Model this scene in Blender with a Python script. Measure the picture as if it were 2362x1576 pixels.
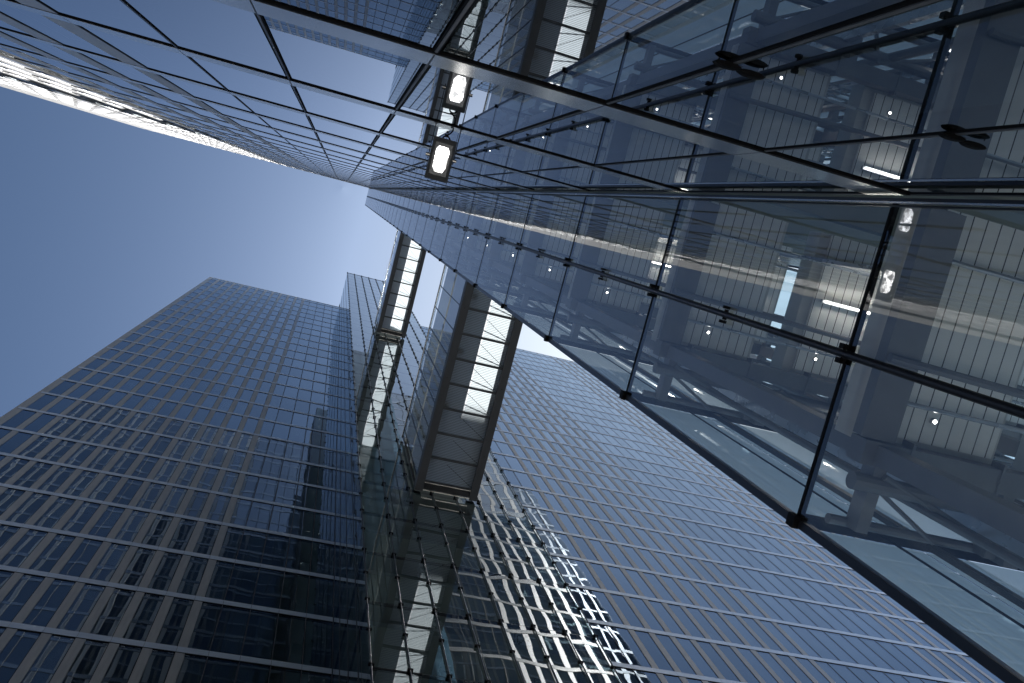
import bpy, bmesh, math, random
from mathutils import Vector, Matrix
random.seed(11)
scene = bpy.context.scene
for o in list(bpy.data.objects): bpy.data.objects.remove(o)

# ------------------------------------------------------------------ camera
# x runs along both facades, y from the near tower to the far tower, z up
CAM_Z = 1.6
RIGHT = Vector((0.9509800982, -0.2508255768, -0.1808960553))
DOWN = Vector((0.2224062461, 0.9611469832, -0.1634990469))
FWD = Vector((0.2148774405, 0.1152519271, 0.9698168275))
cd = bpy.data.cameras.new("camera"); cam = bpy.data.objects.new("camera", cd)
scene.collection.objects.link(cam); scene.camera = cam
m3 = Matrix((RIGHT, -DOWN, -FWD)).transposed()
cam.matrix_world = Matrix.Translation((0, 0, CAM_Z)) @ m3.to_4x4()
cd.sensor_width = 36.0; cd.lens = 36.0 * 2098.1 / 2362.0
cd.clip_start = 0.05; cd.clip_end = 3000

# ------------------------------------------------------------------ light
SX, SY = 0.43, 0.0915                       # horizontal run of the sun per metre of height
sun_dir = Vector((SX, SY, 1.0)).normalized()
elev = math.asin(sun_dir.z); az = math.atan2(sun_dir.x, sun_dir.y)
world = bpy.data.worlds.new("World"); scene.world = world; world.use_nodes = True
wn = world.node_tree; bg = wn.nodes["Background"]
sky = wn.nodes.new("ShaderNodeTexSky"); sky.sky_type = 'NISHITA'; sky.sun_disc = False
sky.sun_elevation = elev; sky.sun_rotation = az
sky.air_density = 1.0; sky.dust_density = 1.4; sky.ozone_density = 2.0
tint = wn.nodes.new("ShaderNodeMixRGB"); tint.blend_type = 'MULTIPLY'; tint.inputs[0].default_value = 1.0
tint.inputs[2].default_value = (0.77, 0.925, 1.03, 1)          # the photograph's cool white balance
# deeper blue away from the sun, softer roll-off towards it
def wmath(op, a, b):
    n = wn.nodes.new("ShaderNodeMath"); n.operation = op
    for i, v in enumerate((a, b)):
        if isinstance(v, (int, float)): n.inputs[i].default_value = v
        else: wn.links.new(v, n.inputs[i])
    return n.outputs[0]
bw = wn.nodes.new("ShaderNodeRGBToBW"); wn.links.new(sky.outputs[0], bw.inputs[0])
ratio = wmath('DIVIDE', bw.outputs[0], 4.1)
mult = wmath('MULTIPLY', wmath('POWER', wmath('MINIMUM', ratio, 1.0), 0.6), wmath('POWER', wmath('MAXIMUM', ratio, 1.0), -0.4))
scl = wn.nodes.new("ShaderNodeVectorMath"); scl.operation = 'SCALE'
wn.links.new(sky.outputs[0], scl.inputs[0]); wn.links.new(mult, scl.inputs['Scale'])
wn.links.new(scl.outputs[0], tint.inputs[1]); wn.links.new(tint.outputs[0], bg.inputs[0]); bg.inputs[1].default_value = 0.084
sl = bpy.data.lights.new("sun", 'SUN'); sl.energy = 4.5; sl.angle = math.radians(0.5); sl.color = (1, 0.985, 0.97)
so = bpy.data.objects.new("sun", sl); scene.collection.objects.link(so)
so.rotation_euler = sun_dir.to_track_quat('Z', 'Y').to_euler()
scene.view_settings.view_transform = 'Standard'; scene.view_settings.look = 'None'
scene.view_settings.exposure = 0.76; scene.view_settings.gamma = 1.0
cy = scene.cycles
cy.max_bounces = 14; cy.glossy_bounces = 8; cy.transparent_max_bounces = 24; cy.diffuse_bounces = 3
cy.transmission_bounces = 4; cy.caustics_reflective = False; cy.caustics_refractive = False
cy.sample_clamp_indirect = 14.0
try:
    cy.use_denoising = True; cy.denoiser = 'OPENIMAGEDENOISE'
except Exception: pass

# ------------------------------------------------------------------ helpers
COL = scene.collection
class MB:
    """collects faces of one mesh"""
    def __init__(s): s.v = []; s.f = []
    def box(s, x0, x1, y0, y1, z0, z1):
        if x1 < x0: x0, x1 = x1, x0
        if y1 < y0: y0, y1 = y1, y0
        b = len(s.v)
        s.v += [(x0,y0,z0),(x1,y0,z0),(x1,y1,z0),(x0,y1,z0),(x0,y0,z1),(x1,y0,z1),(x1,y1,z1),(x0,y1,z1)]
        s.f += [tuple(b+i for i in q) for q in ((0,3,2,1),(4,5,6,7),(0,1,5,4),(1,2,6,5),(2,3,7,6),(3,0,4,7))]
        return s
    def quad(s, a, b, c, d):
        n = len(s.v); s.v += [a, b, c, d]; s.f.append((n, n+1, n+2, n+3)); return s
    def tube(s, p, q, r, n=10, cap=True):
        p = Vector(p); q = Vector(q); d = (q-p)
        if d.length < 1e-6: return s
        d.normalize(); u = d.orthogonal().normalized(); w = d.cross(u); b = len(s.v)
        for c in (p, q):
            for i in range(n):
                a = 2*math.pi*i/n; s.v.append(tuple(c + (u*math.cos(a) + w*math.sin(a))*r))
        for i in range(n):
            j = (i+1) % n; s.f.append((b+i, b+j, b+n+j, b+n+i))
        if cap:
            s.f.append(tuple(b+n-1-i for i in range(n))); s.f.append(tuple(b+n+i for i in range(n)))
        return s
    def path(s, pts, r, n=8):
        for a, b in zip(pts[:-1], pts[1:]): s.tube(a, b, r, n)
        return s
    def build(s, name, mat, parent=None, label=None, kind=None, smooth=False):
        me = bpy.data.meshes.new(name); me.from_pydata(s.v, [], s.f)
        if smooth:
            for p in me.polygons: p.use_smooth = True
        me.materials.append(mat); me.update()
        o = bpy.data.objects.new(name, me); COL.objects.link(o)
        if parent: o.parent = parent
        if label: o['label'] = label
        if kind: o['kind'] = kind
        return o
def B(*a): return MB().box(*a)
def thing(name, label, cat, group=None):
    o = bpy.data.objects.new(name, None); COL.objects.link(o)
    o['label'] = label; o['category'] = cat
    if group: o['group'] = group
    o.empty_display_size = 0.2
    return o

def project(p):
    d = Vector(p) - cam_loc
    z = d.dot(FWD)
    if z < 0.3: return None
    return (0.5 + d.dot(RIGHT)/z*2098.1/2362, 0.5 + d.dot(DOWN)/z*2098.1/1576)
cam_loc = Vector((0, 0, CAM_Z))
def screen_area(pts):
    q = []
    for p in pts:
        r = project(p)
        if r is None: return 0.0
        q.append(r)
    cx = sum(a for a, b in q)/len(q); cy_ = sum(b for a, b in q)/len(q)
    if not (-0.03 < cx < 1.03 and -0.03 < cy_ < 1.03): return 0.0
    a = 0
    for i in range(len(q)):
        x0, y0 = q[i]; x1, y1 = q[(i+1) % len(q)]; a += x0*y1 - x1*y0
    return abs(a)/2

# ------------------------------------------------------------------ materials
def mat(name):
    m = bpy.data.materials.new(name); m.use_nodes = True
    nt = m.node_tree
    for n in list(nt.nodes): nt.nodes.remove(n)
    out = nt.nodes.new("ShaderNodeOutputMaterial")
    return m, nt, out
def N(nt, t, **kw):
    n = nt.nodes.new(t)
    for k, v in kw.items():
        if k.startswith('i_'): n.inputs[k[2:]].default_value = v
        else: setattr(n, k, v)
    return n
def glass(name, base, trans, refl=(0.92, 0.95, 1.0), wave=0.003, scale=(0.7, 0.7, 0.35), cell=None, cellstr=3.0, vary=0.0, dirt=0.0):
    """coated architectural glass: Fresnel mirror over tinted transparency, slightly wavy pane by pane"""
    m, nt, out = mat(name); L = nt.links.new
    geo = N(nt, "ShaderNodeNewGeometry")
    mapp = N(nt, "ShaderNodeVectorMath", operation='MULTIPLY'); mapp.inputs[1].default_value = scale
    vec = geo.outputs['Position']
    if cell:
        off = N(nt, "ShaderNodeVectorMath", operation='SUBTRACT'); off.inputs[1].default_value = cell[0]
        L(vec, off.inputs[0])
        div = N(nt, "ShaderNodeVectorMath", operation='DIVIDE'); div.inputs[1].default_value = cell[1]
        L(off.outputs[0], div.inputs[0])
        fl = N(nt, "ShaderNodeVectorMath", operation='FLOOR'); L(div.outputs[0], fl.inputs[0])
        wn_ = N(nt, "ShaderNodeTexWhiteNoise", noise_dimensions='3D'); L(fl.outputs[0], wn_.inputs['Vector'])
        mul = N(nt, "ShaderNodeVectorMath", operation='SCALE'); mul.inputs['Scale'].default_value = cellstr*10
        L(wn_.outputs['Color'], mul.inputs[0])
        L(vec, mapp.inputs[0])
        add = N(nt, "ShaderNodeVectorMath", operation='ADD'); L(mapp.outputs[0], add.inputs[0]); L(mul.outputs[0], add.inputs[1])
        nv = add.outputs[0]
    else:
        L(vec, mapp.inputs[0]); nv = mapp.outputs[0]
    noise = N(nt, "ShaderNodeTexNoise"); noise.inputs['Scale'].default_value = 1.0; noise.inputs['Detail'].default_value = 0.6
    L(nv, noise.inputs['Vector'])
    bump = N(nt, "ShaderNodeBump"); bump.inputs['Strength'].default_value = 1.0; bump.inputs['Distance'].default_value = wave
    L(noise.outputs[0], bump.inputs['Height'])
    fc = N(nt, "ShaderNodeLayerWeight"); fc.inputs['Blend'].default_value = 0.5; L(bump.outputs[0], fc.inputs['Normal'])
    fr = N(nt, "ShaderNodeMath", operation='POWER'); fr.inputs[1].default_value = 5.0; L(fc.outputs['Facing'], fr.inputs[0])
    mr = N(nt, "ShaderNodeMapRange"); mr.inputs['To Min'].default_value = base; mr.inputs['To Max'].default_value = 1.0
    L(fr.outputs[0], mr.inputs['Value'])
    fac = mr.outputs[0]
    if vary and cell:
        vr = N(nt, "ShaderNodeMapRange"); vr.inputs['To Min'].default_value = 1-vary; vr.inputs['To Max'].default_value = 1+vary*0.4
        L(wn_.outputs['Value'], vr.inputs['Value'])
        vm_ = N(nt, "ShaderNodeMath", operation='MULTIPLY', use_clamp=True); L(fac, vm_.inputs[0]); L(vr.outputs[0], vm_.inputs[1]); fac = vm_.outputs[0]
    tr = N(nt, "ShaderNodeBsdfTransparent"); tr.inputs[0].default_value = (*trans, 1)
    gl = N(nt, "ShaderNodeBsdfGlossy"); gl.inputs['Color'].default_value = (*refl, 1); gl.inputs['Roughness'].default_value = 0.0
    L(bump.outputs[0], gl.inputs['Normal'])
    mix = N(nt, "ShaderNodeMixShader"); L(fac, mix.inputs[0]); L(tr.outputs[0], mix.inputs[1]); L(gl.outputs[0], mix.inputs[2])
    res = mix.outputs[0]
    if dirt:                                  # dried rain streaks and dust running down the pane
        st = N(nt, "ShaderNodeVectorMath", operation='MULTIPLY'); st.inputs[1].default_value = (7, 7, 0.5); L(geo.outputs['Position'], st.inputs[0])
        n2 = N(nt, "ShaderNodeTexNoise"); n2.inputs['Scale'].default_value = 1.0; n2.inputs['Detail'].default_value = 7.0; L(st.outputs[0], n2.inputs['Vector'])
        n3 = N(nt, "ShaderNodeMapRange"); n3.inputs['From Min'].default_value = 0.42; n3.inputs['From Max'].default_value = 0.8
        n3.inputs['To Max'].default_value = dirt; L(n2.outputs[0], n3.inputs['Value'])
        df = N(nt, "ShaderNodeBsdfTranslucent"); df.inputs[0].default_value = (0.7, 0.72, 0.72, 1)
        m2 = N(nt, "ShaderNodeMixShader"); L(n3.outputs[0], m2.inputs[0]); L(res, m2.inputs[1]); L(df.outputs[0], m2.inputs[2]); res = m2.outputs[0]
    L(res, out.inputs[0])
    return m
def metal(name, col, rough=0.4, met=0.6, var=0.12, brushed=(2, 2, 2), bump=0.0):
    m, nt, out = mat(name); L = nt.links.new
    p = N(nt, "ShaderNodeBsdfPrincipled"); p.inputs['Metallic'].default_value = met
    geo = N(nt, "ShaderNodeNewGeometry")
    mp = N(nt, "ShaderNodeVectorMath", operation='MULTIPLY'); mp.inputs[1].default_value = brushed
    L(geo.outputs['Position'], mp.inputs[0])
    nz = N(nt, "ShaderNodeTexNoise"); nz.inputs['Scale'].default_value = 1.0; nz.inputs['Detail'].default_value = 5.0
    L(mp.outputs[0], nz.inputs['Vector'])
    mr = N(nt, "ShaderNodeMapRange"); mr.inputs['To Min'].default_value = 1-var*1.6; mr.inputs['To Max'].default_value = 1+var*1.6
    L(nz.outputs[0], mr.inputs['Value'])
    vm = N(nt, "ShaderNodeVectorMath", operation='SCALE'); vm.inputs[0].default_value = col; L(mr.outputs[0], vm.inputs['Scale'])
    L(vm.outputs[0], p.inputs['Base Color'])
    r2 = N(nt, "ShaderNodeMapRange"); r2.inputs['To Min'].default_value = rough*0.75; r2.inputs['To Max'].default_value = min(1, rough*1.25)
    L(nz.outputs[0], r2.inputs['Value']); L(r2.outputs[0], p.inputs['Roughness'])
    if bump:
        bm_ = N(nt, "ShaderNodeBump"); bm_.inputs['Distance'].default_value = bump; L(nz.outputs[0], bm_.inputs['Height']); L(bm_.outputs[0], p.inputs['Normal'])
    if met == 0.0: p.inputs['Specular IOR Level'].default_value = 0.15
    L(p.outputs[0], out.inputs[0])
    return m
def lined(name, col, linecol, axis, pitch, width, offset=0.0, rough=0.6, met=0.0, var=0.1, translucent=0.0):
    """surface with thin parallel joints every `pitch` metres along one axis"""
    m, nt, out = mat(name); L = nt.links.new
    geo = N(nt, "ShaderNodeNewGeometry"); sep = N(nt, "ShaderNodeSeparateXYZ"); L(geo.outputs['Position'], sep.inputs[0])
    a = N(nt, "ShaderNodeMath", operation='ADD'); a.inputs[1].default_value = 1000*pitch - offset; L(sep.outputs[axis], a.inputs[0])
    d = N(nt, "ShaderNodeMath", operation='DIVIDE'); d.inputs[1].default_value = pitch; L(a.outputs[0], d.inputs[0])
    fr = N(nt, "ShaderNodeMath", operation='FRACT'); L(d.outputs[0], fr.inputs[0])
    lt = N(nt, "ShaderNodeMath", operation='LESS_THAN'); lt.inputs[1].default_value = width/pitch; L(fr.outputs[0], lt.inputs[0])
    nz = N(nt, "ShaderNodeTexNoise"); nz.inputs['Scale'].default_value = 2.5; nz.inputs['Detail'].default_value = 6.0; L(geo.outputs['Position'], nz.inputs['Vector'])
    mr = N(nt, "ShaderNodeMapRange"); mr.inputs['To Min'].default_value = 1-1.5*var; mr.inputs['To Max'].default_value = 1+1.5*var; L(nz.outputs[0], mr.inputs['Value'])
    vm = N(nt, "ShaderNodeVectorMath", operation='SCALE'); vm.inputs[0].default_value = col; L(mr.outputs[0], vm.inputs['Scale'])
    mx = N(nt, "ShaderNodeMixRGB"); L(lt.outputs[0], mx.inputs[0]); L(vm.outputs[0], mx.inputs[1]); mx.inputs[2].default_value = (*linecol, 1)
    p = N(nt, "ShaderNodeBsdfPrincipled"); p.inputs['Roughness'].default_value = rough; p.inputs['Metallic'].default_value = met
    L(mx.outputs[0], p.inputs['Base Color'])
    if translucent > 0:
        t = N(nt, "ShaderNodeBsdfTranslucent"); L(mx.outputs[0], t.inputs[0])
        ms = N(nt, "ShaderNodeMixShader"); ms.inputs[0].default_value = translucent
        L(p.outputs[0], ms.inputs[1]); L(t.outputs[0], ms.inputs[2]); L(ms.outputs[0], out.inputs[0])
    else: L(p.outputs[0], out.inputs[0])
    return m

F = 3.82                      # storey height
GN, GF = 1.0275, 1.021        # facade module of the near and of the far tower
YA, YP = -0.86, 1.42          # near facade plane, front of the near glass annex
YL, YB = 15.83, 11.30         # far facade plane, front of the far glass annex
XP0 = 3.41; XB0 = 3.31
def Z(z): return z + CAM_Z    # heights below are measured from the eye

M_glassA = glass("near_facade_glass", 0.46, (0.16, 0.21, 0.26), wave=0.0010, scale=(0.8, 0.8, 0.4),
                 cell=((XP0, 0, Z(5.3)), (GN, 50, F)), vary=0.06)
M_glassL = glass("far_facade_glass", 0.19, (0.40, 0.46, 0.46), refl=(0.74, 0.87, 1.0), wave=0.0032, scale=(1.3, 1.0, 0.5),
                 cell=((XB0, 0, Z(29.44)), (GF, 50, F)), vary=0.10)
M_glassP = glass("near_annex_glass", 0.14, (0.95, 0.97, 0.97), wave=0.0014, scale=(1, 0.8, 0.5), refl=(0.93, 0.94, 0.96),
                 cell=((0, YA, Z(5.4)), (50, 1.14, F)), dirt=0.16)
M_glassB = glass("far_annex_glass", 0.24, (0.55, 0.64, 0.64), wave=0.0100, scale=(0.6, 0.6, 0.38), refl=(0.92, 0.96, 0.98),
                 cell=((XB0, YB, Z(25.1)), (1.02, 50, 3.75)))
def frosted(name, col, t):
    m, nt, out = mat(name); L = nt.links.new
    tr = N(nt, "ShaderNodeBsdfTransparent"); tr.inputs[0].default_value = (0.85, 0.93, 0.96, 1)
    tl = N(nt, "ShaderNodeBsdfTranslucent"); tl.inputs[0].default_value = (*col, 1)
    mx = N(nt, "ShaderNodeMixShader"); mx.inputs[0].default_value = t; L(tr.outputs[0], mx.inputs[1]); L(tl.outputs[0], mx.inputs[2])
    gl = N(nt, "ShaderNodeBsdfGlossy"); gl.inputs['Roughness'].default_value = 0.03
    fc = N(nt, "ShaderNodeLayerWeight"); fc.inputs['Blend'].default_value = 0.5
    fr = N(nt, "ShaderNodeMath", operation='POWER'); fr.inputs[1].default_value = 5.0; L(fc.outputs['Facing'], fr.inputs[0])
    m2 = N(nt, "ShaderNodeMixShader"); L(fr.outputs[0], m2.inputs[0]); L(mx.outputs[0], m2.inputs[1]); L(gl.outputs[0], m2.inputs[2]); L(m2.outputs[0], out.inputs[0])
    return m
M_frost = frosted("frosted_front_glass", (0.45, 0.68, 0.85), 0.7)
M_glassW = glass("bridge_glass", 0.08, (0.80, 0.86, 0.86), wave=0.001)
M_band = metal("brushed_steel_band", (0.68, 0.72, 0.78), rough=0.38, met=0.45, var=0.10, brushed=(1.2, 6, 14))
M_strip = metal("brushed_steel_strip", (0.46, 0.435, 0.41), rough=0.45, met=0.35, var=0.16, brushed=(9, 6, 1.1))
M_bandA = metal("near_steel_band", (0.80, 0.79, 0.77), rough=0.23, met=0.92, var=0.08, brushed=(0.8, 6, 10))
M_stripA = metal("near_steel_strip", (0.72, 0.71, 0.70), rough=0.40, met=0.4, var=0.08, brushed=(9, 6, 1.1))
M_dark = metal("dark_anodised_frame", (0.022, 0.022, 0.025), rough=0.35, met=0.3, var=0.2, brushed=(5, 5, 5))
M_mull = metal("steel_mullion", (0.16, 0.16, 0.17), rough=0.4, met=0.6, var=0.1)
M_gap = metal("black_gasket", (0.006, 0.006, 0.007), rough=0.7, met=0.0, var=0.1)
M_steel = metal("painted_structural_steel", (0.20, 0.205, 0.215), rough=0.5, met=0.2, var=0.15, brushed=(4, 4, 4))
M_steelL = metal("light_painted_steel", (0.55, 0.58, 0.62), rough=0.28, met=0.6, var=0.15, brushed=(4, 4, 4))
M_rail = metal("polished_rail", (0.70, 0.66, 0.60), rough=0.25, met=0.9, var=0.1)
M_conc = metal("office_ceiling", (0.34, 0.37, 0.36), rough=0.85, met=0.0, var=0.12, brushed=(1, 1, 1))
M_core = metal("core_wall", (0.16, 0.19, 0.18), rough=0.8, met=0.0, var=0.3, brushed=(0.5, 0.5, 0.4))
M_deck = metal("light_deck_finish", (0.66, 0.66, 0.63), rough=0.7, met=0.0, var=0.06)
M_roof = metal("roof_membrane", (0.30, 0.30, 0.30), rough=0.9, met=0.0, var=0.15)
M_slat = lined("slatted_metal_ceiling", (0.90, 0.90, 0.87), (0.03, 0.035, 0.04), 0, 0.105, 0.009, rough=0.45, met=0.1, var=0.08)
M_blind = lined("venetian_blind", (0.34, 0.40, 0.46), (0.05, 0.06, 0.08), 2, 0.055, 0.018, rough=0.6)
M_floor1 = lined("frosted_floor_panel", (0.80, 0.83, 0.865), (0.5, 0.5, 0.5), 1, 50.0, 0.001, rough=0.5, var=0.05, translucent=0.85)
M_floor2 = lined("corrugated_floor_panel", (0.80, 0.83, 0.865), (0.30, 0.30, 0.30), 1, 0.066, 0.020, rough=0.5, var=0.06, translucent=0.85)
M_fin = metal("white_painted_fin", (0.50, 0.50, 0.50), rough=0.85, met=0.0, var=0.04)
M_beam = metal("bridge_beam_paint", (0.072, 0.077, 0.084), rough=0.55, met=0.2, var=0.2, brushed=(5, 1.5, 5))

# ------------------------------------------------------------------ ground
def plaza():
    m, nt, out = mat("granite_paving"); L = nt.links.new
    p = N(nt, "ShaderNodeBsdfPrincipled"); p.inputs['Roughness'].default_value = 0.75
    geo = N(nt, "ShaderNodeNewGeometry"); br = N(nt, "ShaderNodeTexBrick")
    br.inputs['Color1'].default_value = (0.40, 0.39, 0.38, 1); br.inputs['Color2'].default_value = (0.48, 0.47, 0.45, 1)
    br.inputs['Mortar'].default_value = (0.12, 0.12, 0.12, 1); br.inputs['Scale'].default_value = 1.2
    br.inputs['Mortar Size'].default_value = 0.008
    L(geo.outputs['Position'], br.inputs['Vector']); L(br.outputs[0], p.inputs['Base Color']); L(p.outputs[0], out.inputs[0])
    g = MB().quad((-1500, -1500, 0), (1500, -1500, 0), (1500, 1500, 0), (-1500, 1500, 0)).build("ground", m)
    g['kind'] = 'structure'
plaza()

# ------------------------------------------------------------------ tower facades
def windows(rects, material, parent, limit=100, name='window'):
    """rects: 4-corner panes. the ones that show largest become single parts, the rest one mesh"""
    sc = sorted(((screen_area(r), i) for i, r in enumerate(rects)), reverse=True)
    top = set(i for a, i in sc[:limit] if a > 0)
    rest = MB(); n = 0
    for i, r in enumerate(rects):
        if i in top: MB().quad(*r).build(name, material, parent)
        else: rest.quad(*r); n += 1
    if n: rest.build(name + '_panes', material, parent, kind='stuff')

def facade(tower, y, sgn, x_joints, kinds, z_lo, z_hi, zband0, gmat, bmat, smat, depth, side, mat_mull, pr=1.0, mw=1.0):
    """curtain wall in the plane y, looking towards sgn*y. kinds[i]: 'g' all glass, 's' steel strip + glass.
    side: direction in x in which the strip extends from its joint"""
    rects = []
    nlo = math.ceil((z_lo - zband0)/F); nhi = int((z_hi - zband0)//F)
    zs = [zband0 + k*F for k in range(nlo, nhi+1)]
    tops = zs + [z_hi]
    W = 0.30; BH = 0.34 if sgn < 0 else 0.42
    for i in range(len(x_joints)-1):
        a, b = sorted((x_joints[i], x_joints[i+1]))
        if kinds[i] == 's':
            sx0, sx1 = (a, a+W) if side > 0 else (b-W, b)
            MB().box(sx0, sx1, y - sgn*0.12, y + sgn*0.022*pr, Z(z_lo), Z(z_hi)).build("steel_panel_strip", smat, tower)
            wa, wb = (a+W+0.012, b-0.012) if side > 0 else (a+0.012, b-W-0.012)
            g = sx1 + 0.006 if side > 0 else sx0 - 0.006
        else:
            wa, wb = a+0.03, b-0.03
        z = z_lo
        for zb in tops:
            if zb - z > 0.3:
                yy = y - sgn*0.015*pr
                r = [(wa, yy, Z(z+BH if z > z_lo else z)), (wb, yy, Z(z+BH if z > z_lo else z)), (wb, yy, Z(zb-0.055)), (wa, yy, Z(zb-0.07))]
                if sgn < 0: r = r[::1]
                else: r = r[::-1]
                rects.append(r)
            z = zb
    windows(rects, gmat, tower)
    # mullions at the all-glass joints: a grey fin between two dark gaskets
    for i in range(len(x_joints)):
        left = kinds[i-1] if i > 0 else None
        right = kinds[i] if i < len(kinds) else None
        x = x_joints[i]
        k = right if side > 0 else left
        if k == 's': 
            b = MB(); xe = x - side*0.012
            b.box(xe-0.012, xe+0.012, y-sgn*0.10, y+sgn*0.004*pr, Z(z_lo), Z(z_hi))
            b.build("gasket", M_gap, tower); continue
        b = MB().box(x-0.013*mw, x+0.013*mw, y-sgn*0.10, y+sgn*0.020*pr, Z(z_lo), Z(z_hi))
        mo = b.build("mullion", mat_mull, tower)
        g = MB().box(x-0.030*mw, x-0.0135*mw, y-sgn*0.10, y+sgn*0.004*pr, Z(z_lo), Z(z_hi)).box(x+0.0135*mw, x+0.030*mw, y-sgn*0.10, y+sgn*0.004*pr, Z(z_lo), Z(z_hi))
        g.build("gasket", M_gap, mo)
    # one steel band per storey, jointed at every module, with a shadow gap under it
    for zb in zs:
        b = MB(); g = MB()
        xs = sorted(x_joints)
        for a, c in zip(xs[:-1], xs[1:]):
            b.box(a+0.006, c-0.006, y-sgn*0.10, y+sgn*0.032*pr, Z(zb), Z(zb+BH))
        g.box(xs[0], xs[-1], y-sgn*0.10, y+sgn*0.0245*pr, Z(zb-0.055), Z(zb-0.001))
        bo = b.build("floor_band", bmat, tower)
        g.build("shadow_gap", M_gap, bo)
    return zs

# ---- near tower (behind the camera's left shoulder, seen at a grazing angle)
near = thing("office_tower", "near tower whose mirror-like facade runs overhead to the upper left, far end sunlit white", "tower", "glass office towers")
HA = 114.0
jl = [XP0 - GN*i for i in range(0, 28)]
kl = ['g' if i < 6 else 's' for i in range(27)]
for i in (15, 16, 17): kl[i] = 'g'
facade(near, YA, +1, jl, kl, -1.6, HA, 5.30, M_glassA, M_bandA, M_stripA, 8, -1, M_mull, 0.28, 0.6)
XP1 = XP0 + 7*1.0
jr = [XP1 + GN*i for i in range(0, 23)]
kr = ['g' if i < 5 or 15 <= i < 18 else 's' for i in range(22)]
facade(near, YA, +1, jr, kr, -1.6, HA, 5.30, M_glassA, M_bandA, M_stripA, 8, +1, M_mull, 0.28, 0.6)
for js, ks, s_ in ((jl, kl, -1),):
    for i, x in enumerate(js):
        if (s_ < 0 and (i < 10 or i > 26)) or (s_ > 0 and i >= len(ks)): continue
        xs = [x + s_*0.02]
        m = B(xs[0]-0.009, xs[0]+0.009, YA+0.0075, YA+0.048, 0, Z(HA)).build("facade_fin", M_fin, near)
        for q in xs[1:]:
            B(q-0.009, q+0.009, YA+0.0075, YA+0.048, 0, Z(HA)).build("facade_fin", M_fin, near)
xa0, xa1 = jl[-1], jr[-1]
for k in range(-1, 29):
    z = Z(5.30 + F*k + 0.06)
    B(xa0+0.3, xa1-0.3, YA-0.15, YA-9, z, z+0.30).build("floor_slab", M_conc, near)
B(xa0+0.1, xa1-0.1, YA-9.02, YA-9.6, 0, Z(HA)).build("core_wall", M_core, near)
for sx in (xa0, xa1):
    B(sx-0.06, sx+0.06, YA-0.13, YA-9.0, 0, Z(HA)).build("end_wall", M_strip, near)
B(xa0-0.1, xa1+0.1, YA-9.7, YA-0.12, Z(HA)+0.002, Z(HA)+0.35).build("roof", M_roof, near)
B(xa0-0.02, xa1+0.02, YA-0.115, YA+0.03, Z(HA)+0.003, Z(HA)+0.12).build("parapet", M_bandA, near)

# ---- far tower
far = thing("office_tower", "far tower across the gap, blue window grid behind both bridges with steel strips", "tower", "glass office towers")
HL = 126.3
ja = [XB0 - GF*i for i in range(0, 18)]
ka = ['g' if i < 4 else 's' for i in range(17)]
ja.reverse(); ka.reverse()
facade(far, YL, -1, ja, ka, -1.6, HL, 29.44 - 0.46, M_glassL, M_band, M_strip, 8, +1, M_mull, 0.5, 0.8)
jb = [XB0 + GF*i for i in range(7, 50)]
kb = []
for n in range(7, 49):
    kb.append('s' if 13 <= n <= 22 or 30 <= n <= 39 else 'g')
facade(far, YL, -1, jb, kb, -1.6, HL, 29.44 - 0.46, M_glassL, M_band, M_strip, 8, +1, M_mull, 0.5, 0.8)
xl0, xl1 = ja[0], jb[-1]
for k in range(-7, 26):
    z = Z(29.44 + F*k - 0.40)
    B(xl0+0.3, xl1-0.3, YL+0.15, YL+8, z, z+0.32).build("floor_slab", M_conc, far)
B(xl0+0.1, xl1-0.1, YL+8.02, YL+8.6, 0, Z(HL)).build("core_wall", M_core, far)
for sx in (xl0-0.06, xl1+0.06):
    B(sx-0.06, sx+0.06, YL-0.02, YL+9.0, 0, Z(HL)).build("end_wall", M_strip, far)
B(xl0-0.1, xl1+0.1, YL+0.12, YL+9, Z(HL)+0.002, Z(HL)+0.35).build("roof", M_roof, far)
B(xl0-0.02, xl1+0.02, YL-0.03, YL+0.115, Z(HL)+0.003, Z(HL)+0.12).build("parapet", M_band, far)
# partitions, columns and a few half-drawn blinds behind the low windows
for n in (-1, -5, -9, -13, 3, 9, 14, 19, 24):
    x = XB0 + GF*n - 0.30
    B(x, x+0.42, YL+1.1, YL+1.6, 0, Z(HL-1)).build("column", M_conc, far)
for k in range(-3, 14):
    for n in range(-15, -2):
        if random.random() < 0.38:
            x = XB0 + GF*n; z1 = Z(29.44 + F*(k+1) - 0.55); h = random.choice((0.8, 1.6, 3.0))
            B(x+0.34, x+0.98, YL+0.16, YL+0.18, z1-h, z1).build("window_blind", M_blind, far)

# ------------------------------------------------------------------ far annex
fa = thing("glass_annex", "glass annex projecting from the far tower, with both bridges landing on and mirrored in it", "annex", "point-fixed glass annexes")
HB = 130.4; XB1 = XB0 + 7*1.021; RB = 3.75; zb0 = 25.1
rows = [zb0 + RB*k for k in range(-7, 29)]; rows = [r for r in rows if r < HB-1] 
edges = [-1.6] + [r for r in rows if r > -1.5] + [HB]
rect = []
for a, b in zip(edges[:-1], edges[1:]):
    for i in range(7):
        x0 = XB0 + 1.021*i
        rect.append([(x0+0.008, YB, Z(a+0.012)), (x0+1.013, YB, Z(a+0.012)), (x0+1.013, YB, Z(b-0.012)), (x0+0.008, YB, Z(b-0.012))])
windows(rect, M_glassB, fa, name='glass_pane')
side_r = []
for a, b in zip(edges[:-1], edges[1:]):
    for j in range(4):
        y0 = YB + 1.1325*j
        for xs in (XB0, XB1):
            r = [(xs, y0+0.008, Z(a+0.012)), (xs, y0+1.125, Z(a+0.012)), (xs, y0+1.125, Z(b-0.012)), (xs, y0+0.008, Z(b-0.012))]
            side_r.append(r if xs == XB1 else r[::-1])
windows(side_r, M_glassB, fa, limit=60, name='side_pane')
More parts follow.
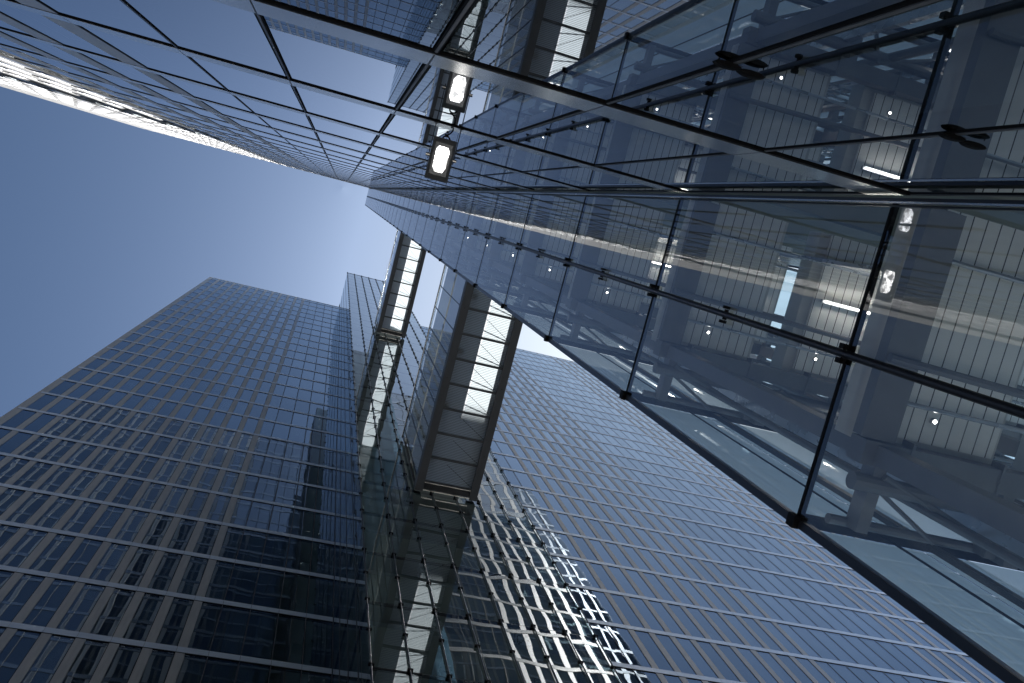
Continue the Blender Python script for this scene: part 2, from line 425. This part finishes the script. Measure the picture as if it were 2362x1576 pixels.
for r in edges[1:-1]:
    m = MB().box(XB0+0.02, XB1-0.02, YB+0.004, YB+0.10, Z(r-0.022), Z(r+0.022))
    m.box(XB0+0.004, XB0+0.08, YB+0.101, YL-0.05, Z(r-0.022), Z(r+0.022))
    m.build("transom", M_dark, fa)
    if r > 6:
        B(XB0+0.25, XB1-0.25, YB+0.75, YL+6, Z(r+0.02), Z(r+0.30)).build("floor_slab", M_conc, fa)
clamps = []
for i in range(8):
    x = XB0 + 1.021*i; x = min(max(x, XB0+0.02), XB1-0.02)
    rod = MB().tube((x, YB-0.06, Z(-1.5)), (x, YB-0.06, Z(HB)), 0.022, 8).build("tension_rod", M_dark, fa)
    for r in edges[1:]:
        for dz in (0, -RB/2):
            clamps.append((x, Z(r+dz), rod))
clamps.sort(key=lambda c: -screen_area([(c[0]-.07, YB, c[1]-.04), (c[0]+.07, YB, c[1]-.04), (c[0]+.07, YB, c[1]+.04), (c[0]-.07, YB, c[1]+.04)]))
rest = MB()
for n_, (x, z, rod) in enumerate(clamps):
    c = MB() if n_ < 100 else rest
    c.box(x-0.075, x+0.075, YB-0.085, YB-0.012, z-0.035, z+0.035)
    if n_ < 100: c.build("glass_clamp", M_gap, rod)
rest.build("glass_clamps", M_gap, fa, kind='stuff')
for j in range(1, 4):
    y = YB + 1.1325*j
    B(XB0-0.015, XB0-0.002, y-0.02, y+0.02, 0, Z(HB)).build("side_joint", M_dark, fa)
B(XB0-0.02, XB0+0.05, YL-0.06, YL-0.035, 0, Z(HB)).build("side_joint", M_dark, fa)
B(XB0+0.1, XB1-0.1, YB+0.1, YL+6, Z(HB)+0.002, Z(HB)+0.25).build("roof", M_roof, fa)
B(XB0-0.03, XB1+0.03, YB-0.03, YB+0.09, Z(HB)+0.003, Z(HB)+0.10).build("parapet", M_dark, fa)
B(XB0+2.6, XB0+2.95, YB+1.6, YB+1.95, 0, Z(HB-1)).build("column", M_steelL, fa)
B(XB0+5.6, XB0+5.95, YB+1.6, YB+1.95, 0, Z(HB-1)).build("column", M_steelL, fa)
B(XB0+0.5, XB1-0.5, YB+5.2, YB+5.4, 0, Z(HB-1)).build("core_wall", M_core, fa)
for sx in (XB0, XB1):
    B(sx-0.05, sx+0.05, YL+0.11, YL+5.8, Z(HL)+0.36, Z(HB)).build("upper_side_wall", M_steel, fa)

# ------------------------------------------------------------------ near annex
na = thing("glass_annex", "near glass annex overhead at right, slatted ceilings and lamps visible through clear panes", "annex", "point-fixed glass annexes")
HP = 126.0; YM = 0.22; z0P = 5.40
rowsP = [z0P + F*k for k in range(-1, 32)]; rowsP = [r for r in rowsP if r < HP-1.0]
edgesP = [-1.6] + rowsP + [HP]
rect = []
for a, b in zip(edgesP[:-1], edgesP[1:]):
    for (y0, y1) in ((YA+0.06, YM), (YM, YP)):
        rect.append([(XP0, y1-0.008, Z(a+0.012)), (XP0, y0+0.008, Z(a+0.012)), (XP0, y0+0.008, Z(b-0.012)), (XP0, y1-0.008, Z(b-0.012))])
windows(rect, M_glassP, na, name='glass_pane')
rect = []
for a, b in zip(edgesP[:-1], edgesP[1:]):
    for i in range(7):
        x0 = XP0 + i
        rect.append([(x0+0.992, YP, Z(a+0.012)), (x0+0.008, YP, Z(a+0.012)), (x0+0.008, YP, Z(b-0.012)), (x0+0.992, YP, Z(b-0.012))])
    rect.append([(XP1, YA+0.06, Z(a)), (XP1, YP, Z(a)), (XP1, YP, Z(b)), (XP1, YA+0.06, Z(b))])
windows(rect, M_frost, na, limit=60, name='front_pane')
for r in rowsP:
    m = MB().box(XP0+0.006, XP0+0.035, YA+0.06, YP-0.03, Z(r-0.022), Z(r+0.022))
    m.box(XP0+0.02, XP1-0.02, YP-0.09, YP-0.006, Z(r-0.02), Z(r+0.02))
    m.box(XP0-0.0055, XP0-0.002, YA+0.09, YP-0.06, Z(r-0.013), Z(r+0.013))
    m.build("transom", M_gap, na)
rail = MB().tube((XP0-0.026, YM, Z(-1.5)), (XP0-0.026, YM, Z(HP)), 0.028, 12).build("tension_rod", M_dark, na, smooth=False)
cl = []
for r in rowsP:
    for dz in (0, -F/2):
        z = Z(r+dz)
        c = MB()
        if dz == 0:
            for s in (-1, 1):
                c.box(XP0-0.062, XP0-0.016, YM+s*0.048-0.018, YM+s*0.048+0.018, z-0.028, z+0.028)
            c.tube((XP0-0.03, YM-0.05, z), (XP0-0.03, YM+0.05, z), 0.010, 8)
        else:
            c.tube((XP0-0.026, YM-0.045, z), (XP0-0.026, YM+0.045, z), 0.020, 8)
            c.tube((XP0-0.034, YM-0.075, z), (XP0-0.034, YM-0.050, z), 0.033, 12)
            c.tube((XP0-0.034, YM+0.050, z), (XP0-0.034, YM+0.075, z), 0.033, 12)
        c.build("glass_clamp", M_gap, rail)
    c = MB().box(XP0-0.05, XP0-0.003, YP-0.075, YP+0.01, Z(r)-0.045, Z(r)+0.045)
    c.build("edge_clamp", M_gap, na)
B(XP0-0.008, XP0+0.05, YP+0.002, YP-0.055, 0, Z(HP)).build("corner_post", M_dark, na)
# corner profile where the annex meets the near facade
B(XP0-0.045, XP0+0.03, YA+0.036, YA+0.058, 0, Z(HP)).build("corner_trim", M_dark, na)
B(XP0-0.052, XP0-0.046, YA+0.059, YA+0.072, 0, Z(HP)).build("corner_trim", M_rail, na)
B(XP0-0.02, XP0-0.004, YA+0.073, YA+0.085, 0, Z(HP)).build("corner_trim", M_dark, na)
B(XP0, XP1, YA-3, YP, Z(HP)+0.002, Z(HP)+0.2).build("roof", M_roof, na)
B(XP0+0.1, XP1-0.1, YA-0.4, YA-0.14, Z(HA)+0.4, Z(HP)).build("upper_back_wall", M_steel, na)
m_lamp, nt, out = mat("lit_ceiling_lamp"); e = N(nt, "ShaderNodeEmission"); e.inputs[0].default_value = (1, 0.95, 0.86, 1); e.inputs[1].default_value = 12.0
nt.links.new(e.outputs[0], out.inputs[0])
def downlight(x, y, z):
    d = MB().tube((x, y, z-0.025), (x, y, z), 0.022, 12).build("downlight", M_steelL, na)
    MB().tube((x, y, z-0.028), (x, y, z-0.0255), 0.013, 12).build("lamp_disc", m_lamp, d)
def deck(r):
    """one storey of the annex: slatted soffit between beams, open shaft along the front"""
    zs_ = Z(r)
    for xa_, xb_ in ((XP0+0.16, 4.62), (5.02, 6.75), (7.15, 8.70)):
        B(xa_+0.12, xb_-0.05, YA+0.02, 0.66, zs_-0.16, zs_-0.125).build("slatted_ceiling", M_slat, na)
        B(xa_, xb_, YA+0.02, 0.74, zs_-0.12, zs_+0.14).build("floor_slab", M_deck, na)
    b = MB().box(XP0+0.12, XP1-0.2, 0.70, 0.86, zs_-0.30, zs_-0.125)
    b.box(XP0+0.12, XP0+0.30, YA+0.05, 0.69, zs_-0.26, zs_-0.125)
    b.tube((XP0+0.15, 0.99, zs_-0.22), (XP1-0.2, 0.99, zs_-0.22), 0.06, 12)
    b.tube((XP0+0.10, 0.16, zs_-0.30), (XP1-0.2, 0.30, zs_-0.30), 0.028, 8)
    for i in range(0, 7):
        x = XP0 + 0.28 + i*1.0
        b.box(x, x+0.09, 0.861, YP-0.10, zs_-0.24, zs_-0.10)
        b.tube((x+0.05, 1.0, zs_-0.2), (x+0.62, YP-0.12, zs_-0.2), 0.018, 6)
    for i in range(9):
        b.box(XP0+0.45+0.7*i, XP0+0.47+0.7*i, 0.66, 0.90, zs_-0.31, zs_-0.19)
    b.box(XP0+0.085, XP0+0.34, YA+0.05, 0.69, zs_-0.275, zs_-0.262)
    b.build("floor_beam", M_steel, na)
    for yy_ in (-0.52, 0.42):                 # sprinkler and conduit runs under the soffit
        MB().tube((XP0+0.3, yy_, zs_-0.24), (XP1-1.9, yy_, zs_-0.24), 0.016, 8).build("ceiling_pipe", M_steelL, na)
    g = MB()
    for dz in (0.62, 0.86, 1.10):
        g.tube((XP0+0.25, 0.80, zs_+dz), (XP1-0.4, 0.80, zs_+dz), 0.014, 6)
    for i in range(6):
        g.box(XP0+0.6+1.1*i, XP0+0.63+1.1*i, 0.79, 0.81, zs_+0.14, zs_+1.12)
    g.build("guard_rail", M_steelL, na)
    tr_ = MB()
    for i in range(5):
        x = XP0 + 0.35 + 1.25*i
        tr_.tube((x, 0.92, zs_-0.26), (x+1.1, 1.28, zs_-0.26), 0.022, 8).tube((x+1.1, 1.28, zs_-0.26), (x+1.25, 0.92, zs_-0.26), 0.022, 8)
        tr_.box(x+1.04, x+1.16, 1.22, 1.34, zs_-0.30, zs_-0.16)
    tr_.tube((XP0+0.15, 1.30, zs_-0.10), (XP1-0.2, 1.30, zs_-0.10), 0.035, 10)
    tr_.build("edge_truss", M_steel, na)
    for x_, y_ in ((4.05, 0.50), (5.35, 0.50)):
        downlight(x_, y_, zs_-0.161)
    tb = B(5.2, 6.5, -0.15, -0.11, zs_-0.235, zs_-0.20).build("ceiling_lamp", M_steelL, na)
    B(5.23, 6.47, -0.138, -0.122, zs_-0.258, zs_-0.236).build("lamp_tube", m_lamp, tb)
    dk = MB()                                 # ventilation duct with hangers
    dk.box(7.25, 7.60, YA+0.05, 0.62, zs_-0.42, zs_-0.20)
    for i in range(5):
        dk.box(7.22, 7.63, YA+0.15+0.32*i, YA+0.18+0.32*i, zs_-0.435, zs_-0.185)
    dk.build("ventilation_duct", M_steelL, na)
    L_ = B(5.75, 6.30, 1.247, 1.272, zs_-0.36, zs_-0.32)
    h = B(5.72, 6.33, 1.235, 1.285, zs_-0.319, zs_-0.25).build("ceiling_lamp", M_steelL, na)
    L_.build("lamp_tube", m_lamp, h)
for r in rowsP:
    if r > 2: deck(r)
for (x, y, w, dd, mt) in ((3.62, 0.72, 0.16, 0.13, M_steel), (6.6, 0.70, 0.2, 0.15, M_steel), (9.6, 0.70, 0.2, 0.15, M_steel)):
    B(x, x+w, y, y+dd, 0, Z(HP-0.5)).build("steel_column", mt, na)
for x in (4.46, 5.46, 6.46, 7.46, 8.46, 9.46):
    B(x-0.045, x+0.03, 1.355, 1.395, 0.2, Z(HP-0.5)).build("front_mullion", M_dark, na)
for x, y, q in ((3.98, 1.34, 0.008), (4.20, 1.10, 0.03), (4.90, 1.28, 0.022), (5.15, 1.02, 0.05), (5.85, 1.22, 0.022), (6.2, 1.05, 0.05), (7.0, 1.22, 0.03)):
    MB().tube((x, y, 0.2), (x, y, Z(HP-0.5)), q, 10).build("guide_tube", M_steel if q > 0.01 else M_gap, na)
for x, y in ((4.55, 1.02), (5.9, 1.12), (7.9, 1.05)):
    B(x, x+0.07, y, y+0.13, 0.2, Z(HP-0.5)).build("lift_guide_rail", M_steelL, na)
B(XP0+1.6, XP0+2.6, YA+0.3, YA+0.34, 0, Z(HP-0.6)).build("shaft_wall", M_steelL, na)

# ------------------------------------------------------------------ bridges
def bridge(label, x0, x1, z0, storeys, fmat, top):
    t = thing("footbridge", label, "bridge", "enclosed footbridges between the towers")
    ya, yb = YP+0.03, YB-0.10
    zb = Z(z0); SH = 3.62; zt = zb + top
    iw = 0.33
    for xo, xi, s in ((x0, x0+iw, 1), (x1, x1-iw, -1)):
        b = MB().box(xo, xi, ya, yb, zb, zb+0.10)
        b.box(xo, xo+s*0.05, ya, yb, zb+0.101, zb+0.46)
        b.box(xo, xi, ya, yb, zb+0.461, zb+0.52)
        b.box(xi-s*0.05, xi, ya, yb, zb+0.101, zb+0.24)
        g = b.build("edge_beam", M_beam, t)
        for j in range(3):
            y = ya + (yb-ya)*(0.2+0.3*j)
            MB().tube((xo+s*0.16, y, zb-0.012), (xo+s*0.16, y, zb-0.001), 0.03, 8).build("bolt", M_dark, g)
    n = int((yb-ya)/1.056); 
    for j in range(n+1):
        y = yb - 0.42 - 1.056*j
        if y < ya: break
        B(x0+iw+0.002, x1-iw-0.002, y-0.048, y+0.048, zb+0.03, zb+0.16).build("crossbar", M_beam, t)
    # floor panels between the crossbars, frosted so that sun from above glows through
    for j in range(n+1):
        y1_ = yb - 0.42 - 1.056*j - 0.042; y0_ = y1_ - 0.972
        if y0_ < ya-0.2: break
        yq = max(y0_, ya); MB().quad((x0+iw+0.004, yq, zb+0.12), (x0+iw+0.004, y1_, zb+0.12), (x1-iw-0.004, y1_, zb+0.12), (x1-iw-0.004, yq, zb+0.12)).build("floor_panel", fmat, t)
    for j in range(n):
        y1_ = yb - 0.42 - 1.056*j - 0.05; y0_ = y1_ - 0.95
        if y0_ < ya: break
        MB().tube(((x0+x1)/2-0.25, y0_+0.15, zb+0.085), (x1-iw-0.02, y1_-0.05, zb+0.085), 0.010, 6).build("bracing_rod", M_beam, t)
    
    # storeys
    for s_ in range(storeys):
        zc = zb + SH*(s_+1) - 0.02
        last = s_ == storeys-1
        B(x0+0.06, x1-0.06, ya, yb, zc-0.16, zc+(0.2 if not last else 0.12)).build("roof" if last else "upper_floor", M_deck, t)
        zlo = zb+0.53 if s_ == 0 else zb + SH*s_ + 0.2
        for xs, sg in ((x0+0.02, -1), (x1-0.02, 1)):
            for j in range(9):
                a = yb - 0.42 - 1.056*(j+1); b_ = a+1.056
                if a < ya: a = ya
                r = [(xs, a+0.012, zlo), (xs, b_-0.012, zlo), (xs, b_-0.012, zc-0.17), (xs, a+0.012, zc-0.17)]
                MB().quad(*(r if sg > 0 else r[::-1])).build("side_window", M_glassW, t)
    for xs in (x0+0.0, x1-0.06):
        for j in range(9):
            y = yb - 0.42 - 1.056*j
            if y < ya: break
            B(xs+0.008, xs+0.052, y-0.018, y+0.018, zb+0.521, zt-0.04).build("window_post", M_dark, t)
        MB().tube((xs+0.0, ya, zt), (xs+0.0, yb, zt), 0.035, 10).build("top_rail", M_rail, t)
        MB().tube((xs+0.0, ya, zt-0.12), (xs+0.0, yb, zt-0.12), 0.020, 8).build("top_rail", M_dark, t)
    # parapet panel up to the rail
    zc = zb + SH*storeys + 0.12
    if zt - zc > 0.4:
        for xs, sg in ((x0+0.02, -1), (x1-0.02, 1)):
            r = [(xs, ya, zc), (xs, yb, zc), (xs, yb, zt-0.1), (xs, ya, zt-0.1)]
            MB().quad(*(r if sg > 0 else r[::-1])).build("parapet_glass", M_glassW, t)
    # end frames
    e = MB()
    for xs in (x0+0.02, x1-0.10):
        e.box(xs, xs+0.08, yb-0.10, yb-0.02, zb+0.53, zt)
    e.box(x0+iw+0.01, x1-iw-0.01, yb-0.36, yb-0.10, zb+0.04, zb+0.30)
    e.build("end_frame", M_dark, t)
    f = MB().box(x0+iw, x1-iw, yb-0.09, yb-0.045, zb-0.01, zb+0.05).box(x0+iw, x1-iw, yb-0.40, yb-0.37, zb+0.02, zb+0.06)
    f.build("end_trim", M_rail, t)
    # slim columns inside
    for j in range(4):
        y = ya + 1.3 + 2.3*j
        B(x0+0.45, x0+0.60, y, y+0.22, zb+0.14, zb+SH*storeys-0.2).build("inner_post", M_steelL, t)
    return t
bridge("upper, smaller footbridge seen from beneath, smooth white floor panels half in shade", 5.60, 8.10, 78.5, 1, M_floor1, 4.95)
bridge("lower, larger footbridge two storeys high with glass side wall and corrugated floor panels", 5.60, 8.25, 36.1, 2, M_floor2, 8.15)

# ------------------------------------------------------------------ floodlight
def floodlight():
    t = thing("floodlight", "lit box floodlight on a bracket in front of the mirror facade, its face glowing white", "floodlight")
    cx, cyy, cz = 0.86, -0.515, Z(9.10)
    hw, hl = 0.115, 0.205
    b = MB()
    # housing: tapered box, open at the bottom, ribbed at the back
    def ring(z, w, l): return [(cx-w, cyy-l, z), (cx+w, cyy-l, z), (cx+w, cyy+l, z), (cx-w, cyy+l, z)]
    rings = [ring(cz+0.012, hw-0.028, hl-0.045), ring(cz-0.004, hw-0.022, hl-0.038), ring(cz-0.004, hw, hl), ring(cz+0.05, hw, hl), ring(cz+0.15, hw*0.72, hl*0.72), ring(cz+0.17, hw*0.45, hl*0.5)]
    for r in rings: b.v += r
    for k in range(len(rings)-1):
        for i in range(4):
            j = (i+1) % 4; b.f.append((4*k+i, 4*k+j, 4*k+4+j, 4*k+4+i))
    n = 4*(len(rings)-1); b.f.append((n, n+1, n+2, n+3))
    for i in range(9):
        x = cx - hw*0.7 + hw*1.4*i/8
        b.box(x-0.003, x+0.003, cyy-hl*0.7, cyy+hl*0.7, cz+0.06, cz+0.19)
    for i in range(14):                      # teeth along the outer frame edge
        x = cx - hw + 2*hw*(i+0.5)/14
        b.box(x-0.005, x+0.005, cyy+hl, cyy+hl+0.006, cz, cz+0.045)
    h = b.build("housing", M_beam, t)
    m, nt, out = mat("lit_reflector"); L = nt.links.new
    geo = N(nt, "ShaderNodeNewGeometry"); nz = N(nt, "ShaderNodeTexNoise"); nz.inputs['Scale'].default_value = 22; nz.inputs['Detail'].default_value = 3
    L(geo.outputs['Position'], nz.inputs['Vector'])
    mr = N(nt, "ShaderNodeMapRange"); mr.inputs['From Min'].default_value = 0.38; mr.inputs['From Max'].default_value = 0.62
    mr.inputs['To Min'].default_value = 0.7; mr.inputs['To Max'].default_value = 6.0; L(nz.outputs[0], mr.inputs['Value'])
    em = N(nt, "ShaderNodeEmission"); em.inputs[0].default_value = (1, 0.98, 0.95, 1); L(mr.outputs[0], em.inputs[1]); L(em.outputs[0], out.inputs[0])
    # bulging lens with clipped corners
    lw, ll = hw-0.050, hl-0.080
    v = MB(); outl = [(-lw, -ll+0.03), (-lw+0.02, -ll), (lw-0.02, -ll), (lw, -ll+0.03), (lw, ll-0.05), (lw-0.025, ll), (-lw+0.025, ll), (-lw, ll-0.05)]
    for s, z in ((1, cz+0.006), (0.8, cz-0.001), (0.4, cz-0.005)):
        v.v += [(cx+a*s, cyy+c*s, z) for a, c in outl]
    for k in range(2):
        for i in range(8):
            j = (i+1) % 8; v.f.append((8*k+i, 8*k+8+i, 8*k+8+j, 8*k+j))
    v.f.append(tuple(16+i for i in range(8)))
    v.build("lamp_lens", m, t)
    mf, nt, out = mat("prismatic_reflector_rim"); L = nt.links.new
    p = N(nt, "ShaderNodeBsdfPrincipled"); p.inputs['Metallic'].default_value = 0.7; p.inputs['Roughness'].default_value = 0.35
    vo = N(nt, "ShaderNodeTexVoronoi"); vo.inputs['Scale'].default_value = 160; geo = N(nt, "ShaderNodeNewGeometry"); L(geo.outputs['Position'], vo.inputs['Vector'])
    cr = N(nt, "ShaderNodeMapRange"); cr.inputs['To Min'].default_value = 0.08; cr.inputs['To Max'].default_value = 0.7; L(vo.outputs['Distance'], cr.inputs['Value']); L(cr.outputs[0], p.inputs['Base Color']); L(p.outputs[0], out.inputs[0])
    B(cx-hw+0.03, cx+hw-0.03, cyy-hl+0.047, cyy+hl-0.047, cz+0.008, cz+0.011).build("reflector", mf, t)
    # yoke: arms on both sides run back to the facade
    for s, nm in ((-1, 'bracket_arm'), (1, 'bracket_arm')):
        x = cx + s*(hw+0.012)
        a = MB().box(x-0.004, x+0.004, YA+0.005, cyy+0.02, cz+0.03, cz+0.055)
        a.box(x-0.02, x+0.02, YA+0.003, YA+0.013, cz+0.0, cz+0.085)
        arm = a.build(nm, M_dark, t)
        MB().tube((x-0.012*s, cyy-0.02, cz+0.043), (x+0.028*s, cyy-0.02, cz+0.043), 0.016, 10).build("pivot_knob", M_rail, arm)
    pts = []
    for i in range(25):
        u = i/24
        pts.append((cx+0.02+0.045*math.sin(u*9.0)*(1-0.3*u), cyy-hl*0.75 - u*(cyy-hl*0.75-YA-0.02) + 0.02*math.sin(u*12), cz+0.10-0.10*math.sin(u*math.pi)))
    MB().path(pts, 0.0075, 6).build("cable", M_gap, t)
    pts = [(cx+0.005+0.035*math.cos(a), cyy-hl-0.028*math.sin(a)-0.0, cz+0.03) for a in [math.pi*i/10 for i in range(11)]]
    MB().path(pts, 0.008, 6).build("handle", M_gap, t)
floodlight()

def uplight(x, label):
    t = thing("wall_lamp", label, "lamp")
    z = Z(3.50); y = YA+0.0150
    for dx, dy in ((-0.05, -0.002), (0.055, 0.004)):
        b = MB(); n = 14
        for zz, sc in ((-0.022, 0.8), (-0.012, 1.0), (0.02, 1.0), (0.035, 0.75)):
            b.v += [(x+dx+0.058*sc*math.cos(2*math.pi*i/n), y+dy+0.013*sc*math.sin(2*math.pi*i/n), z+zz) for i in range(n)]
        for k in range(3):
            for i in range(n):
                j = (i+1) % n; b.f.append((n*k+i, n*k+j, n*k+n+j, n*k+n+i))
        b.f.append(tuple(n-1-i for i in range(n))); b.f.append(tuple(3*n+i for i in range(n)))
        b.build("lamp_head", M_gap, t)
    B(x-0.012, x+0.012, YA+0.004, y-0.012, z-0.01, z+0.02).build("wall_bracket", M_dark, t)
    MB().tube((x+0.10, y, z), (x+0.105, YA+0.004, z+0.01), 0.0025, 5).build("wire", M_gap, t)
uplight(XP0-2*GN+0.03, "small dark double-headed lamp on the steel mullion nearer the top edge, left of the other")
uplight(XP0-1*GN+0.05, "small dark double-headed lamp on the mullion close to the right edge")
